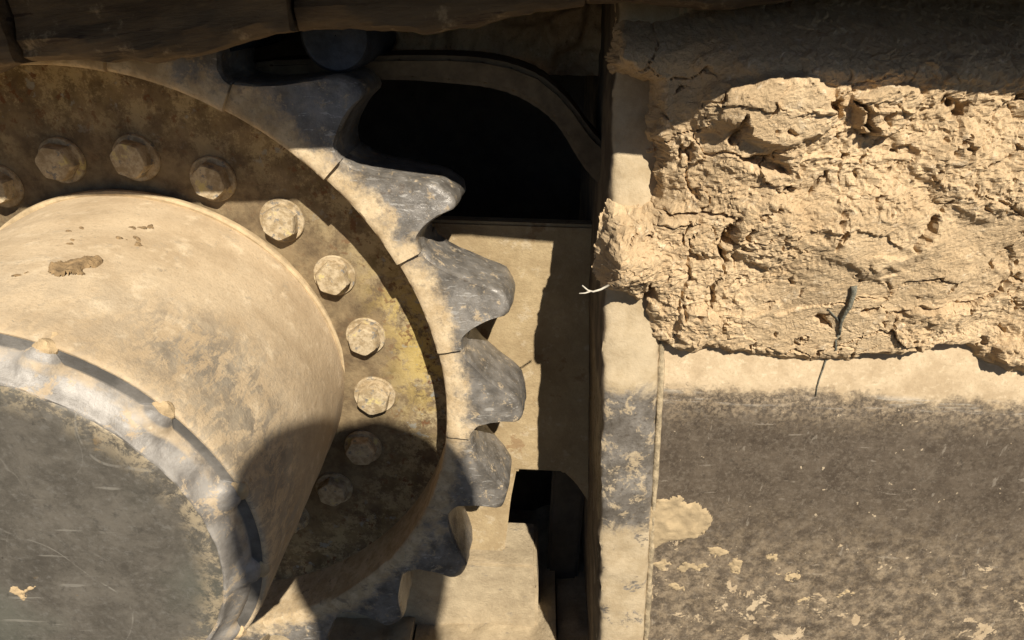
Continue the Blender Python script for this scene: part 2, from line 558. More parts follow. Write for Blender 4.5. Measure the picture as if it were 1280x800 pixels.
# end plate: wraps round from the front to its left side
zr = np.linspace(GZ, .42, 240)
prof = [(.0, .27), (.0, .18), (.0, .1), (.0, .04), (.0, 0.), (.0, -.04), (.0, -.07), (.0005, -.084), (.002, -.0885), (.0055, -.0905), (.010, -.091), (.018, -.091),
        (.026, -.091), (.034, -.091), (.042, -.0905), (.046, -.089), (.048, -.086), (.0485, -.07)]
V = []
for z in zr:
    fy = float(frame_y(z)) + .085
    for k, (dx, y) in enumerate(prof):
        e = .0016 * float(fbm(np.array(z * 60), np.array(k * .3), 4, 11)) * (1 if 6 < k < 12 else .3)
        yy = y + fy - .0005 if y < -.02 else y
        yy += .0012 * float(fbm(np.array(z * 40), np.array(dx * 40), 3, 12)) if k > 7 else 0
        V.append((float(left_x(z)) + dx + e, yy, z))
o = mesh_obj('end_plate', V, grid_faces(len(zr), len(prof)), M['endp'], frame, True, 50); W(o, frame, FO)
# weld bead in the corner between end plate and side plate
V = []
zr = np.linspace(GZ, .40, 420)
for i, z in enumerate(zr):
    x0 = float(left_x(z)) + .0505; y0 = float(frame_y(z)) - .001
    rr_ = .0026 + .0009 * float(vnoise(np.array(z * 25), np.array(.5), 3)) + .0006 * float(vnoise(np.array(z * 90), np.array(3.), 3))
    for j in range(8):
        a = 2 * PI * j / 8
        V.append((x0 + rr_ * math.cos(a), y0 + rr_ * .8 * math.sin(a), z + .002 * math.cos(a)))
o = mesh_obj('weld_bead', V, grid_faces(len(zr), 8, True), M['weld'], frame); W(o, frame, FO)


def slab(name, outline, y0, y1, mat, parent, off, bev=.004):
    bm = bmesh.new()
    vs = [bm.verts.new((x, y0, z)) for x, z in outline]
    f = bm.faces.new(vs)
    r = bmesh.ops.extrude_face_region(bm, geom=[f])
    for v in r['geom']:
        if isinstance(v, bmesh.types.BMVert): v.co.y = y1
    bmesh.ops.recalc_face_normals(bm, faces=bm.faces)
    if bev:
        bmesh.ops.bevel(bm, geom=list(bm.edges), offset=bev, segments=2, affect='EDGES', clamp_overlap=True)
    o = bm_obj(name, bm, mat, parent, True, 40)
    return W(o, parent, off)


# back plate behind the sprocket, with a notch low on the right
outl = [(-.55, .152), (.46, .152), (.46, -.205), (.450, -.188), (.440, -.172), (.424, -.155), (.368, -.155), (.362, -.20), (.356, -.286), (-.55, -.286)]
slab('back_plate', outl, .055, .075, M['back'], frame, FO, .003)
slab('dark_backing', [(-.6, .46), (1.6, .46), (1.6, GZ), (-.6, GZ)], .27, .29, M['dark'], frame, FO, 0)  # added dark sheet: shuts out the sky behind, stands in for deep shade
slab('inner_box', [(.415, -.13), (.46, -.13), (.46, GZ), (.415, GZ)], .130, .148, M['dark'], frame, FO, .004)
slab('lower_ledge', [(.10, -.2915), (.397, -.2915), (.401, -.33), (.404, GZ), (.10, GZ)], .040, .12, M['lower'], frame, FO, .004)
# arched guard over the opening
ci = [(.06, .274), (.15, .286), (.227, .290), (.27, .2905), (.301, .289), (.332, .287), (.355, .282), (.374, .273), (.390, .262), (.402, .248), (.412, .232), (.424, .216), (.445, .198)]
co = [(.455, .226), (.438, .241), (.430, .247), (.421, .257), (.410, .271), (.396, .285), (.378, .298), (.355, .306), (.33, .310), (.302, .311), (.26, .310), (.228, .308), (.15, .303), (.06, .290)]
slab('arched_guard', ci + co, .002, .07, M['rust'], frame, FO, .004)

# ------------------------------------------------------------------ drive sprocket
spr = thing('drive_sprocket', 'toothed steel drive sprocket with a recessed bolted web and traces of yellow paint', 'sprocket', (0, 0, 0))
NT_ = 21
ALPHA = 2 * PI / NT_
PHB = math.radians(-4.7)
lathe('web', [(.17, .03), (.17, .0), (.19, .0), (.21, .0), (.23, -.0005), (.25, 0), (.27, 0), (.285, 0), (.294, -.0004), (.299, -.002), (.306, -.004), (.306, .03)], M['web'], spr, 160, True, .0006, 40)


def tooth_r(u):
    """outline radius of one tooth over u in 0..1, u = 0 and 1 are the valleys"""
    tip = .43
    v = abs(u - tip) / (tip if u < tip else 1 - tip)
    base, top = .326, .3775
    if v < .24: r = top - .0045 * (v / .24) ** 2
    else:
        w = (v - .24) / .76
        r = base + (top - .0045 - base) * (1 - math.sin(w * PI / 2) ** (.72 if u < tip else .80))
    return r


def make_tooth(k):
    rs = random.Random(100 + k)
    nu = 40; V = []
    us = [i / nu for i in range(nu + 1)]
    a0 = PHB + k * ALPHA
    wear = rs.uniform(-.006, .002)
    lean = rs.uniform(.6, 1.3)
    chip = rs.uniform(0, 99)
    rows = None
    for i, u in enumerate(us):
        a = a0 + (u * .9985 + .0007) * ALPHA
        ro = tooth_r(u) + wear * max(0, math.sin(PI * u)) + .0012 * float(fbm(np.array(u * 7 + chip), np.array(k * .7), 3, 21))
        # sawtooth step: the front rises towards the lower (clockwise) end of each tooth
        yf = -.060 - .0045 * (1 - u) ** 1.5 * rs.uniform(.99, 1.01)
        sec = [(.3015, .004), (.3015, yf + .0045), (.3023, yf + .0018), (.3045, yf + .0003), (.308, yf)]
        L = ro - .308
        for f in (.15, .3, .45, .58, .68, .76, .83, .88, .92):
            r = .308 + L * f
            # dish worn into the front by the chain links, front leaning back near the tip
            dd = .0015 * math.sin(PI * min(1, max(0, (f - .05) / .9))) * math.exp(-((u - .62) / .26) ** 2)
            back = .006 * max(0, (r - .335) / .04) ** 1.4
            sec.append((r, yf + dd + back))
        yb = sec[-1][1]
        rd = .0048
        for q_ in (.35, .7, 1.0):
            an = q_ * PI / 2
            sec.append((ro - rd * (1 - math.sin(an)) * (1 - .0), yb + .001 + rd * (1 - math.cos(an))))
        ys = np.linspace(yb + .009, .004, 7)
        for j, yy in enumerate(ys):
            crown = .0022 * math.sin(PI * (j + .3) / 8)
            sec.append((ro + crown + .0011 * float(fbm(np.array(u * 9 + chip), np.array(yy * 130), 3, 23)), float(yy)))
        sec += [(ro - .004, .011), (ro - .012, .013), (.3015, .013)]
        for (r, y) in sec:
            skew = -math.radians(3.2) * lean * max(0, (r - .330) / .045) ** 1.0
            nz = .0005 * float(fbm(np.array(r * 160 + chip), np.array(u * 8 + y * 60), 3, 25))
            aa = a + skew
            V.append((r * math.cos(aa), y + nz, r * math.sin(aa)))
        rows = len(sec)
    F = grid_faces(nu + 1, rows)
    F.append(tuple(range(rows)))
    F.append(tuple(reversed(range(nu * rows, (nu + 1) * rows))))
    return mesh_obj('tooth', V, F, M['tooth'], spr, True, 38)


for k in range(NT_):
    make_tooth(k)


def hex_head(R, h, seg=6):
    """bolt head with a rounded, chamfered top; points towards -Y"""
    bm = bmesh.new()
    rings = []
    n = 36

    def hexr(a):
        a = (a % (PI / 3)) - PI / 6
        return R * math.cos(PI / 6) / math.cos(a)
    for rr_, y in ((None, 0), (None, -h * .72), ('c', -h * .88), ('t', -h), ('i', -h * 1.02)):
        ring = []
        for j in range(n):
            a = 2 * PI * j / n
            hr = hexr(a)
            if rr_ is None: r = hr if y == 0 else min(hr, R * .985)
            elif rr_ == 'c': r = min(hr * .985, R * .96)
            elif rr_ == 't': r = min(hr * .93, R * .88)
            else: r = R * .45
            ring.append(bm.verts.new((r * math.cos(a), y, r * math.sin(a))))
        rings.append(ring)
    for a, b in zip(rings, rings[1:]):
        for j in range(n):
            bm.faces.new((a[j], a[(j + 1) % n], b[(j + 1) % n], b[j]))
    bm.faces.new(rings[-1]); bm.faces.new(list(reversed(rings[0])))
    return bm


proto_b = None
wash_prof = [(.010, .002), (.0205, .002), (.0209, -.0022), (.0201, -.0034), (.0186, -.0030), (.017, -.0028), (.010, -.0030)]
for k in range(20):
    a = 1.7911 - 2 * PI / 20 * k
    loc = (.22 * math.cos(a), 0, .22 * math.sin(a))
    if proto_b is None:
        b = bm_obj('bolt', hex_head(.0170, .0155), M['bolt'], spr, True, 20)
        w = lathe('washer', wash_prof, M['bolt'], b, 40, True, 0, 40)
        proto_b, proto_w = b, w
    else:
        b = proto_b.copy(); COL.objects.link(b); b.parent = spr
        w = proto_w.copy(); COL.objects.link(w); w.parent = b
    b.location = loc
    ang = random.Random(k * 3 + 1).uniform(0, PI / 3)
    b.rotation_euler = (random.Random(k).uniform(-.03, .03), ang, random.Random(k + 50).uniform(-.03, .03))
    q_ = random.Random(k + 9).uniform(.95, 1.05); b.scale = (q_, random.Random(k + 5).uniform(.88, 1.08), q_)

# ------------------------------------------------------------------ final drive
fd = thing('final_drive', 'dust covered round final drive drum with a dark scuffed end cover', 'final drive', (0, 0, 0))
fd.rotation_euler = (.042, 0, .033)
TAPER = [(.1877, 0.0), (.1877, -.01)]


def drum_r(y): return .1877 - .0065 * min(1, max(0, -y / .235))


prof = [(.15, .0)] + [(drum_r(y), y) for y in np.linspace(0.0, -.222, 46)] + [(.1808, -.2265), (.1803, -.2288), (.1794, -.2300), (.1784, -.2304), (.1770, -.2300), (.1766, -.225), (.150, -.224)]
hs = lathe('housing', prof, M['housing'], fd, 256, False, .0007, 35, 4)
lathe('base_lip', [(.1865, .001), (.1912, .001), (.1922, -.002), (.1915, -.0050), (.1893, -.0062), (.1865, -.0055)], M['lip'], fd, 192, True, .0005, 40, 6)
# end cover: worn bright edge ring with lobes round the bolts, dark plate inside
NB = 14
PHC = math.radians(41.7)
V = []; nn = 420
cp = [(.1780, -.2296), (.1745, -.2299), (.1715, -.2301), (0.0, -.2305), (-.0006, -.2325), (-.0014, -.2352), (-.0030, -.2378), (-.0052, -.2404), (-.0076, -.2432), (-.0098, -.2462), (-.0110, -.2488), (-.0122, -.2503), (-.0136, -.2504), (-.0152, -.2488)]
for k, (dr, y) in enumerate(cp):
    for j in range(nn):
        a = 2 * PI * j / nn
        d = ((a - PHC + PI / NB) % (2 * PI / NB)) - PI / NB
        lobe = math.exp(-(d / .060) ** 4)
        ro = .1690 + .0080 * lobe * (1 if k < 6 else max(0, 1 - (k - 5) * .25))
        dent = -.0004 * float(fbm(np.array(14 * math.cos(a) + 20), np.array(14 * math.sin(a) + 20 + k * .3), 4, 31))
        r = (ro + dr if k > 2 else max(dr, ro + (3 - k) * .0004)) + dent
        V.append((r * math.cos(a), y + dent, r * math.sin(a)))
lathe_f = grid_faces(len(cp), nn, True)
cv = mesh_obj('cover_ring', V, lathe_f, M['ring'], fd, True, 45)
pr = [(.1560, -.2470), (.1543, -.2492), (.1515, -.2498), (.13, -.2500), (.10, -.2502), (.08, -.2503), (.06, -.2503), (.04, -.2504), (.02, -.2504), (.0005, -.2504)]
lathe('cover_plate', pr, M['cover'], fd, 160, False, .0005, 40, 8)
pb = None
for k in range(NB):
    a = PHC + 2 * PI / NB * k
    if pb is None:
        bm = bmesh.new(); bmesh.ops.create_icosphere(bm, subdivisions=3, radius=.0084)
        for v in bm.verts:
            f_ = 1 + .10 * math.sin(v.co.x * 420 + 1) * math.sin(v.co.z * 520) + .05 * math.sin(v.co.y * 900 + v.co.x * 700)
            v.co = Vector((v.co.x * f_, v.co.y * .60 * f_, v.co.z * f_))
        pb = bm_obj('cover_bolt', bm, M['cbolt'], fd, True, 30)
        b = pb
    else:
        b = pb.copy(); COL.objects.link(b); b.parent = fd
    b.location = (.1738 * math.cos(a), -.2290, .1738 * math.sin(a))
    b.rotation_euler = (0, k * .7, 0)
    # dirt packed between the bolt and the drum edge
    nr = 10; P = []
    for i in range(5):
        for j in range(nr):
            t = 2 * PI * j / nr; f = i / 4
            rr_ = (.0105 * (1 - f * .55)) * (1 + .18 * math.sin(3 * t + k) + .1 * math.sin(5 * t + 2 * k))
            P.append(((.1755 + rr_ * .55 * math.cos(t)) * math.cos(a) - rr_ * math.sin(t) * math.sin(a), -.220 - .0085 * math.sin(f * PI / 2),
                      (.1755 + rr_ * .55 * math.cos(t)) * math.sin(a) + rr_ * math.sin(t) * math.cos(a)))
    Fp = grid_faces(5, nr, True) + [tuple(range(4 * nr, 5 * nr))]
    mesh_obj('dirt_plug', P, Fp, M['cbolt'], fd, True, 60)


# ------------------------------------------------------------------ upper track run: shoes, links, bushings
def shoe_mesh(L):
    """plate with three grousers; local X along the track, Z up, underside at Z = 0, near end at Y = 0"""
    gp = [(-L / 2, .0), (L / 2, .0), (L / 2, .012), (L * .40, .014), (L * .385, .036), (L * .345, .036), (L * .33, .014), (L * .04, .014), (L * .025, .036), (-L * .02, .036), (-L * .035, .014),
          (-L * .30, .014), (-L * .315, .036), (-L * .36, .036), (-L * .375, .014), (-L / 2, .012)]
    V = []; F = []; m_ = len(gp)
    for y in (.0, .60):
        V.extend([(x * 1.07, y, z) for x, z in gp])
    F.extend([(i, (i + 1) % m_, m_ + (i + 1) % m_, m_ + i) for i in range(m_)])
    F.append(tuple(range(m_))); F.append(tuple(reversed(range(m_, 2 * m_))))
    return V, F


def link_mesh(seed, L, y0=.0, th=.036, top=.10):
    """side bar of the track chain, caked with mud; local X along the track, bottom edge at Z = 0, outer side at Y = 0"""
    V = []; F = []
    nx = 70
    xs_ = np.linspace(-.5, .5, nx)
    zb = .0045 * np.cos(xs_ * 2 * PI) * -1 + .0013 * fbm(xs_ * 11, xs_ * 0 + seed, 4, 41)
    sec = [(th, top), (th, top * .5), (th, .012), (th - .004, .003), (th - .010, .0), (.014, .0), (.006, .0012), (.0022, .0040), (.0006, .009), (.0, .016), (.0006, .024), (.0, .032), (.0015, .042), (.001, .055), (.001, .075), (.001, top)]
    pts = []
    for (y, z) in sec:
        for i, u in enumerate(xs_):
            # the side bars overlap: one end bows outward, seam edges lean over
            bow = -.006 * sstep(.28, .5, u) + .004 * sstep(-.32, -.5, u)
            d = .0020 * float(fbm(np.array(u * 6 + seed * 3.3), np.array(z * 190), 4, 43)) + .0035 * math.sin(z * 150 + 3 * u + seed) * .35
            x = (u * (L - .0016)) + .010 * (z / .05 - .4) * (1 if abs(u) > .499 else abs(2 * u) ** 6) - .25 * z * (z / .1)
            pts.append((x, y + (d + float(bow) if y < .02 else 0), z + zb[i] * max(0, 1 - z / .05)))
    V.extend(pts); F.extend(grid_faces(len(sec), nx))
    for ii in (0, nx - 1):
        b = len(V)
        V.extend([pts[s_ * nx + ii] for s_ in range(len(sec))])
        F.append(tuple(range(b, b + len(sec))))
    return V, F


def plate_z(x): return float(np.interp(x, [-.165, .0235, .2165, .41, .605, .80, .99], [.358, .3760, .3872, .3930, .3835, .3810, .381]))


seams = [(-.345, .215), (-.165, .272), (.0235, .3035), (.2165, .3285), (.410, .3490), (.605, .3655), (.80, .380), (.99, .392)]
where = ['at the sprocket wrap', 'beside the wrap', 'right above the final drive drum', 'between drum and end plate', 'above the end plate of the frame', 'above the thick dried mud', 'above the far end of the dried mud']
for i in range(len(seams) - 1):
    (xa, za), (xb, zb_) = seams[i], seams[i + 1]
    L = math.hypot(xb - xa, zb_ - za)
    rot = (0, -math.atan2(zb_ - za, xb - xa), 0)
    V, F = link_mesh(i * 7 + 2, L)
    o = mesh_obj('track_link', V, F, M['shoe'], None, True, 40)
    o.location = ((xa + xb) / 2, -.112 - (.0 if i % 2 else .001), (za + zb_) / 2)
    o.rotation_euler = rot
    tag(o, 'brown mud caked outer chain link, ' + where[i], 'track link', 'outer links of the upper track chain')
    o = mesh_obj('track_link', *link_mesh(i * 5 + 3, L), M['chain'], None, True, 40)
    o.location = ((xa + xb) / 2, .062, (za + zb_) / 2); o.rotation_euler = rot
    tag(o, 'dark inner chain link behind the sprocket, ' + where[i], 'track link', 'inner links of the upper track chain')
    V, F = shoe_mesh(xb - xa)
    o = mesh_obj('track_shoe', V, F, M['shoe'], None, True, 35)
    xm = (xa + xb) / 2
    zc = (plate_z(xa) + plate_z(xb)) / 2 if xa > -.2 else (za + zb_) / 2 + .085
    o.location = (xm, -.215, zc + .0012 * (i % 2))
    o.rotation_euler = (0, -math.atan2(plate_z(xb) - plate_z(xa), xb - xa) if xa > -.2 else rot[1], 0)
    tag(o, 'track shoe plate over the outer chain links, ' + where[i], 'track shoe', 'track shoes of the upper run')

bp = [(.0005, .06), (.0255, .06), (.027, .057), (.027, -.045), (.0245, -.048), (.012, -.048), (.0005, -.046)]
bs = None
for (xa, za) in [(.128, .338), (.222, .327), (-.035, .358)]:
    if bs is None:
        bs = lathe('chain_bushing', bp, M['bush'], None, 40, True, 0, 40); o = bs
    else:
        o = bs.copy(); COL.objects.link(o)
    o.location = (xa, 0, za)
    tag(o, 'dark blued chain bushing lying against the sprocket teeth in shade', 'chain bushing', 'bushings of the track chain')

# lower run: shoes lying on the ground, inner side up
for i in range(7):
    x0 = -.23 + i * .188
    nx, ny = 46, 60
    xs_ = np.linspace(-.0925, .0925, nx); ys_ = np.linspace(0, .60, ny)
    XX, YY = np.meshgrid(xs_, ys_)
    ZZ = .010 * np.cos((XX / .188) * 2 * PI) * .35 + .0025 * fbm(XX * 40 + i * 5, YY * 45, 4, 51) + .014 * sstep(.055, .088, XX)
    ZZ = ZZ - .02 * sstep(.020, .0, YY)
    top = np.stack([XX.ravel(), YY.ravel(), ZZ.ravel()], 1)
    bot = np.stack([XX.ravel(), YY.ravel(), np.full(XX.size, -.045)], 1)
    V = np.concatenate([top, bot]); F = grid_faces(ny, nx); n0 = nx * ny
    F += [tuple(q_ + n0 for q_ in f[::-1]) for f in grid_faces(ny, nx)]
    ring = list(range(nx)) + [r * nx + nx - 1 for r in range(1, ny)] + [(ny - 1) * nx + c for c in range(nx - 2, -1, -1)] + [r * nx for r in range(ny - 2, 0, -1)]
    F += [(ring[a], ring[(a + 1) % len(ring)], ring[(a + 1) % len(ring)] + n0, ring[a] + n0) for a in range(len(ring))]
    o = mesh_obj('track_shoe', V, F, M['lower'], None, True, 40)
    o.location = (x0, -.167, -.402)
    tag(o, 'dusty track shoe of the lower run lying on the ground under the sprocket', 'track shoe', 'track shoes of the lower run')

# ------------------------------------------------------------------ dried mud on the frame
OUT = np.array([(.43, .45), (.43, .318), (.440, .306), (.4585, .300), (.459, .266), (.464, .2185), (.450, .2160), (.4365, .2145), (.4280, .198), (.4250, .174), (.4285, .156), (.437, .142), (.450, .140), (.467, .132), (.4745, .119), (.477, .107), (.49, .1025), (.512, .100),
                (.558, .0955), (.60, .094), (.635, .0945), (.655, .099), (.677, .1015), (.70, .110), (.724, .1145), (.7355, .110), (.742, .100), (.752, .096), (.774, .092), (.82, .09), (.90, .085), (1.05, .09), (1.05, .45)])


OUT[:, 1] = np.where(OUT[:, 1] < .125, OUT[:, 1] - .006, OUT[:, 1])


def sdf_poly(px, pz, poly):
    d = np.full(px.shape, 9.0); inside = np.zeros(px.shape, bool)
    n_ = len(poly)
    for i in range(n_):
        a = poly[i]; b = poly[(i + 1) % n_]
        e = b - a
        t = np.clip(((px - a[0]) * e[0] + (pz - a[1]) * e[1]) / (e @ e), 0, 1)
        d = np.minimum(d, np.hypot(px - a[0] - t * e[0], pz - a[1] - t * e[1]))
        c = ((a[1] <= pz) != (b[1] <= pz))
        with np.errstate(divide='ignore', invalid='ignore'):
            xi = a[0] + (pz - a[1]) / (b[1] - a[1]) * e[0]
        inside ^= c & (px < xi)
    return np.where(inside, d, -d)


RES = .0011
gx = np.arange(.412, 1.04, RES); gz = np.arange(.076, .440, RES)
GX, GZ2 = np.meshgrid(gx, gz)
wx = GX + .0035 * fbm(GX * 45, GZ2 * 45, 4, 61); wz = GZ2 + .0035 * fbm(GX * 45 + 9, GZ2 * 45 + 4, 4, 62)
sd_ = sdf_poly(wx, wz, OUT)
# base front of the mud
yf = -.108 - .013 * sstep(.10, .24, GZ2) - .016 * sstep(.47, .56, GX) * sstep(.14, .27, GZ2)
yf = yf + .010 * sstep(.49, .45, GX) * sstep(.23, .20, GZ2)
yf = yf - .022 * np.exp(-((GX - .446) / .03) ** 2 - ((GZ2 - .175) / .03) ** 2)
yf = yf + .030 * sstep(.515, .462, GX) * sstep(.205, .225, GZ2)          # thinner beside the upper end plate
yf = yf + sstep(.316, .385, GZ2) * .13
yf = yf - .0080 * fbm(GX * 9 + 1.7, GZ2 * 9, 2, 63)
# separate clods and plates
d1, d2, cid = voro(wx * 13 + .6 * fbm(wx * 20, wz * 20, 3, 64), wz * 16, 3)
crack1 = (d2 - d1)
yf = yf - (cid - .5) * .006 * sstep(0, .06, crack1)
smooth = sstep(-.25, .35, fbm(GX * 8 + 2, GZ2 * 8 + 8, 3, 68))
rough = 1 - .75 * smooth
f1, f2, fid = voro(wx * 42, wz * 46, 5)
crack2 = f2 - f1
yf = yf - (fid - .5) * .0022 * sstep(0, .10, crack2) * rough * sstep(-.3, .4, fbm(GX * 14, GZ2 * 14, 2, 65))
s1_, s2_, sid = voro(wx * 120, wz * 130, 6)
smooth = sstep(-.25, .35, fbm(GX * 8 + 2, GZ2 * 8 + 8, 3, 68))
rough = 1 - .75 * smooth
yf = yf - (sid - .5) * .0012 * sstep(0, .25, s2_ - s1_) * rough
msk = sstep(-.1, .35, fbm(GX * 9, GZ2 * 9, 2, 66))
yf = yf + .006 * np.exp(-(crack1 / .018) ** 2) * msk
yf = yf + .0014 * np.exp(-(crack2 / .04) ** 2) * sstep(.0, .5, fbm(GX * 16 + 3, GZ2 * 16, 2, 67))
smooth = sstep(-.25, .35, fbm(GX * 8 + 2, GZ2 * 8 + 8, 3, 68))
rough = 1 - .75 * smooth
yf = yf + 0.0028 * fbm(GX * 20, GZ2 * 20, 2, 69) + rough * (.0009 * fbm(GX * 75, GZ2 * 75, 2, 70) + .0010 * fbm(GX * 210, GZ2 * 210, 3, 71, .8) - .0018 * np.maximum(0, vnoise(GX * 300, GZ2 * 300, 72) - .30) + 0.0026 * np.maximum(0, vnoise(GX * 170, GZ2 * 170, 74) - .45)) + .00045 * (RNG.random(GX.shape) - .5)


JX = wx + .003 * fbm(GX * 130, GZ2 * 130, 2, 73)


def gash(x0, z0, x1, z1, w, depth):
    global yf
    e = np.array([x1 - x0, z1 - z0]); L2 = e @ e
    c0 = max(0, int((min(x0, x1) - .03 - gx[0]) / RES)); c1 = int((max(x0, x1) + .03 - gx[0]) / RES)
    q0 = max(0, int((min(z0, z1) - .03 - gz[0]) / RES)); q1 = int((max(z0, z1) + .03 - gz[0]) / RES)
    S = (slice(q0, max(q1, q0 + 1)), slice(c0, max(c1, c0 + 1)))
    t = np.clip(((JX[S] - x0) * e[0] + (wz[S] - z0) * e[1]) / L2, 0, 1)
    d = np.hypot(JX[S] - x0 - t * e[0], wz[S] - z0 - t * e[1])
    yf[S] += depth * np.exp(-(d / (w * (1 - .6 * np.abs(t * 2 - 1) ** 2))) ** 2)


def clod(x0, z0, rx, rz, h, sharp=.25):
    global yf
    d = np.hypot((wx - x0) / rx, (wz - z0) / rz) + .16 * fbm(GX * 30, GZ2 * 30, 3, int(x0 * 100))
    yf = yf - h * sstep(1.0, 1.0 - sharp, d)


clod(.535, .292, .045, .030, .012)            # block standing out under the shadow line
clod(.600, .297, .022, .018, .012)
clod(.445, .172, .030, .036, .012, .8)        # rounded lump over the end plate edge
clod(.545, .205, .030, .035, .007, .4)
clod(.69, .26, .06, .04, .007, .5)
clod(.62, .21, .05, .035, .006, .5)
clod(.765, .107, .018, .014, .010)
clod(.705, .165, .05, .04, .006, .5)
clod(.51, .125, .02, .02, .008)
gash(.463, .262, .466, .215, .0035, .022)     # crack down the left of the upper block
gash(.523, .218, .519, .170, .0022, .016)
gash(.519, .170, .516, .135, .0015, .010)
gash(.585, .300, .597, .281, .0030, .018)
gash(.566, .302, .573, .290, .0028, .016)
gash(.462, .2165, .520, .2195, .0012, .010)
gash(.470, .160, .474, .128, .0030, .014)
gash(.500, .2, .494, .14, .0014, .008)
gash(.655, .225, .652, .208, .0028, .016)
gash(.555, .100, .557, .107, .0030, .012)
gash(.728, .108, .738, .100, .0045, .018)
gash(.645, .30, .650, .295, .004, .015)
gash(.49, .265, .489, .25, .0025, .012)
gash(.511, .287, .515, .268, .003, .014)
gash(.52, .262, .55, .256, .0035, .013)
gash(.61, .14, .602, .13, .003, .012)
gash(.574, .25, .571, .235, .002, .01)
rg = random.Random(12)
for _ in range(130):
    gx0, gz0 = rg.uniform(.44, .80), rg.uniform(.10, .31)
    an = rg.choice([rg.gauss(PI / 2, .35), rg.gauss(PI / 2, .35), rg.uniform(0, PI)])
    ln = rg.uniform(.0015, .010)
    gash(gx0, gz0, gx0 + ln * math.cos(an), gz0 - ln * math.sin(an), rg.uniform(.0009, .0020), rg.uniform(.004, .010))
back = frame_y(GZ2) + .001
t_ = sstep(0, .012 + .006 * sstep(.475, .445, GX) * sstep(.23, .21, GZ2), sd_ + .0012 * fbm(GX * 160, GZ2 * 160, 2, 75)) ** .55
thick = np.maximum(back - yf, .004)
Yv = back - thick * t_
Yv = np.maximum(Yv, -.172)
# lump hanging out past the end plate keeps its own body behind it
keep = sd_ > -.0012
idx = -np.ones(GX.shape, int)
fcs = keep[:-1, :-1] & keep[1:, :-1] & keep[:-1, 1:] & keep[1:, 1:]
use = np.zeros(GX.shape, bool)
use[:-1, :-1] |= fcs; use[1:, :-1] |= fcs; use[:-1, 1:] |= fcs; use[1:, 1:] |= fcs
idx[use] = np.arange(use.sum())
jit = .0006
VX = GX + jit * vnoise(GX * 400, GZ2 * 400, 81) + .0022 * fbm(Yv * 110 + 3, GZ2 * 90, 3, 83); VZ = GZ2 + jit * vnoise(GX * 400 + 7, GZ2 * 400, 82)
V = np.stack([VX[use], Yv[use], VZ[use]], 1)
ii, jj = np.nonzero(fcs)
F = np.stack([idx[ii, jj], idx[ii, jj + 1], idx[ii + 1, jj + 1], idx[ii + 1, jj]], 1)
me = bpy.data.meshes.new('dried_mud')
me.vertices.add(len(V)); me.vertices.foreach_set('co', V.ravel())
me.loops.add(F.size); me.loops.foreach_set('vertex_index', F.ravel())
me.polygons.add(len(F)); me.polygons.foreach_set('loop_start', np.arange(len(F)) * 4)
me.polygons.foreach_set('use_smooth', np.zeros(len(F), bool))
me.update(); me.validate(); me.materials.append(M['mud'])
mud = bpy.data.objects.new('dried_mud', me); COL.objects.link(mud)
tag(mud, 'thick cracked dried tan mud caked on the upper track frame', 'dried mud')

def mud_y(x, z):
    return float(Ymud[min(max(int(round((z - MZ0) / RES)), 0), Ymud.shape[0] - 1), min(max(int(round((x - MX0) / RES)), 0), Ymud.shape[1] - 1)])


Ymud, MX0, MZ0 = Yv.copy(), gx[0], gz[0]

# crumbly mud in the shade behind the upper run
gx = np.arange(.20, 1.05, .0028); gz = np.arange(.29, .46, .0028)
GX, GZ2 = np.meshgrid(gx, gz)
d1, d2, cid = voro(GX * 26, GZ2 * 30, 9)
e1, e2, eid = voro(GX * 60, GZ2 * 66, 10)
Yv = .118 - .09 * sstep(.42, .56, GX) - (cid - .4) * .030 * sstep(0, .3, d2 - d1) - (eid - .5) * .010 * sstep(0, .3, e2 - e1) + .008 * fbm(GX * 50, GZ2 * 50, 3, 90)
o = mesh_obj('packed_mud', np.stack([GX.ravel(), Yv.ravel(), GZ2.ravel()], 1), grid_faces(*GX.shape), M['mud'])
o.location.y = -.035
tag(o, 'crumbly dark packed mud in the shade under the upper track run', 'packed mud')


# ------------------------------------------------------------------ small dirt and plants
def patch(name, outline, y_of, thick, mat, label, cat, group=None, res=.0016, seed=1):
    poly = np.array(outline)
    x0, z0 = poly.min(0) - .004; x1, z1 = poly.max(0) + .004
    gx = np.arange(x0, x1, res); gz = np.arange(z0, z1, res)
    A, B = np.meshgrid(gx, gz)
    s = sdf_poly(A + .0035 * fbm(A * 130, B * 130, 4, seed, .7), B + .0035 * fbm(A * 130 + 5, B * 130, 4, seed + 1, .7), poly)
    h = thick * sstep(-.0005, .006, s) * (1 + .35 * fbm(A * 60, B * 60, 3, seed + 2)) + .0006 * fbm(A * 200, B * 200, 2, seed)
    k = s > -.0005
    id_ = -np.ones(A.shape, int)
    f = k[:-1, :-1] & k[1:, :-1] & k[:-1, 1:] & k[1:, 1:]
    u = np.zeros(A.shape, bool); u[:-1, :-1] |= f; u[1:, :-1] |= f; u[:-1, 1:] |= f; u[1:, 1:] |= f
    id_[u] = np.arange(u.sum())
    yv = y_of(A, B) + .0012 - h
    i_, j_ = np.nonzero(f)
    Vv = np.stack([A[u], yv[u], B[u]], 1)
    Ff = np.stack([id_[i_, j_], id_[i_, j_ + 1], id_[i_ + 1, j_ + 1], id_[i_ + 1, j_]], 1)
    o = mesh_obj(name, Vv, Ff, mat)
    return tag(o, label, cat, group)


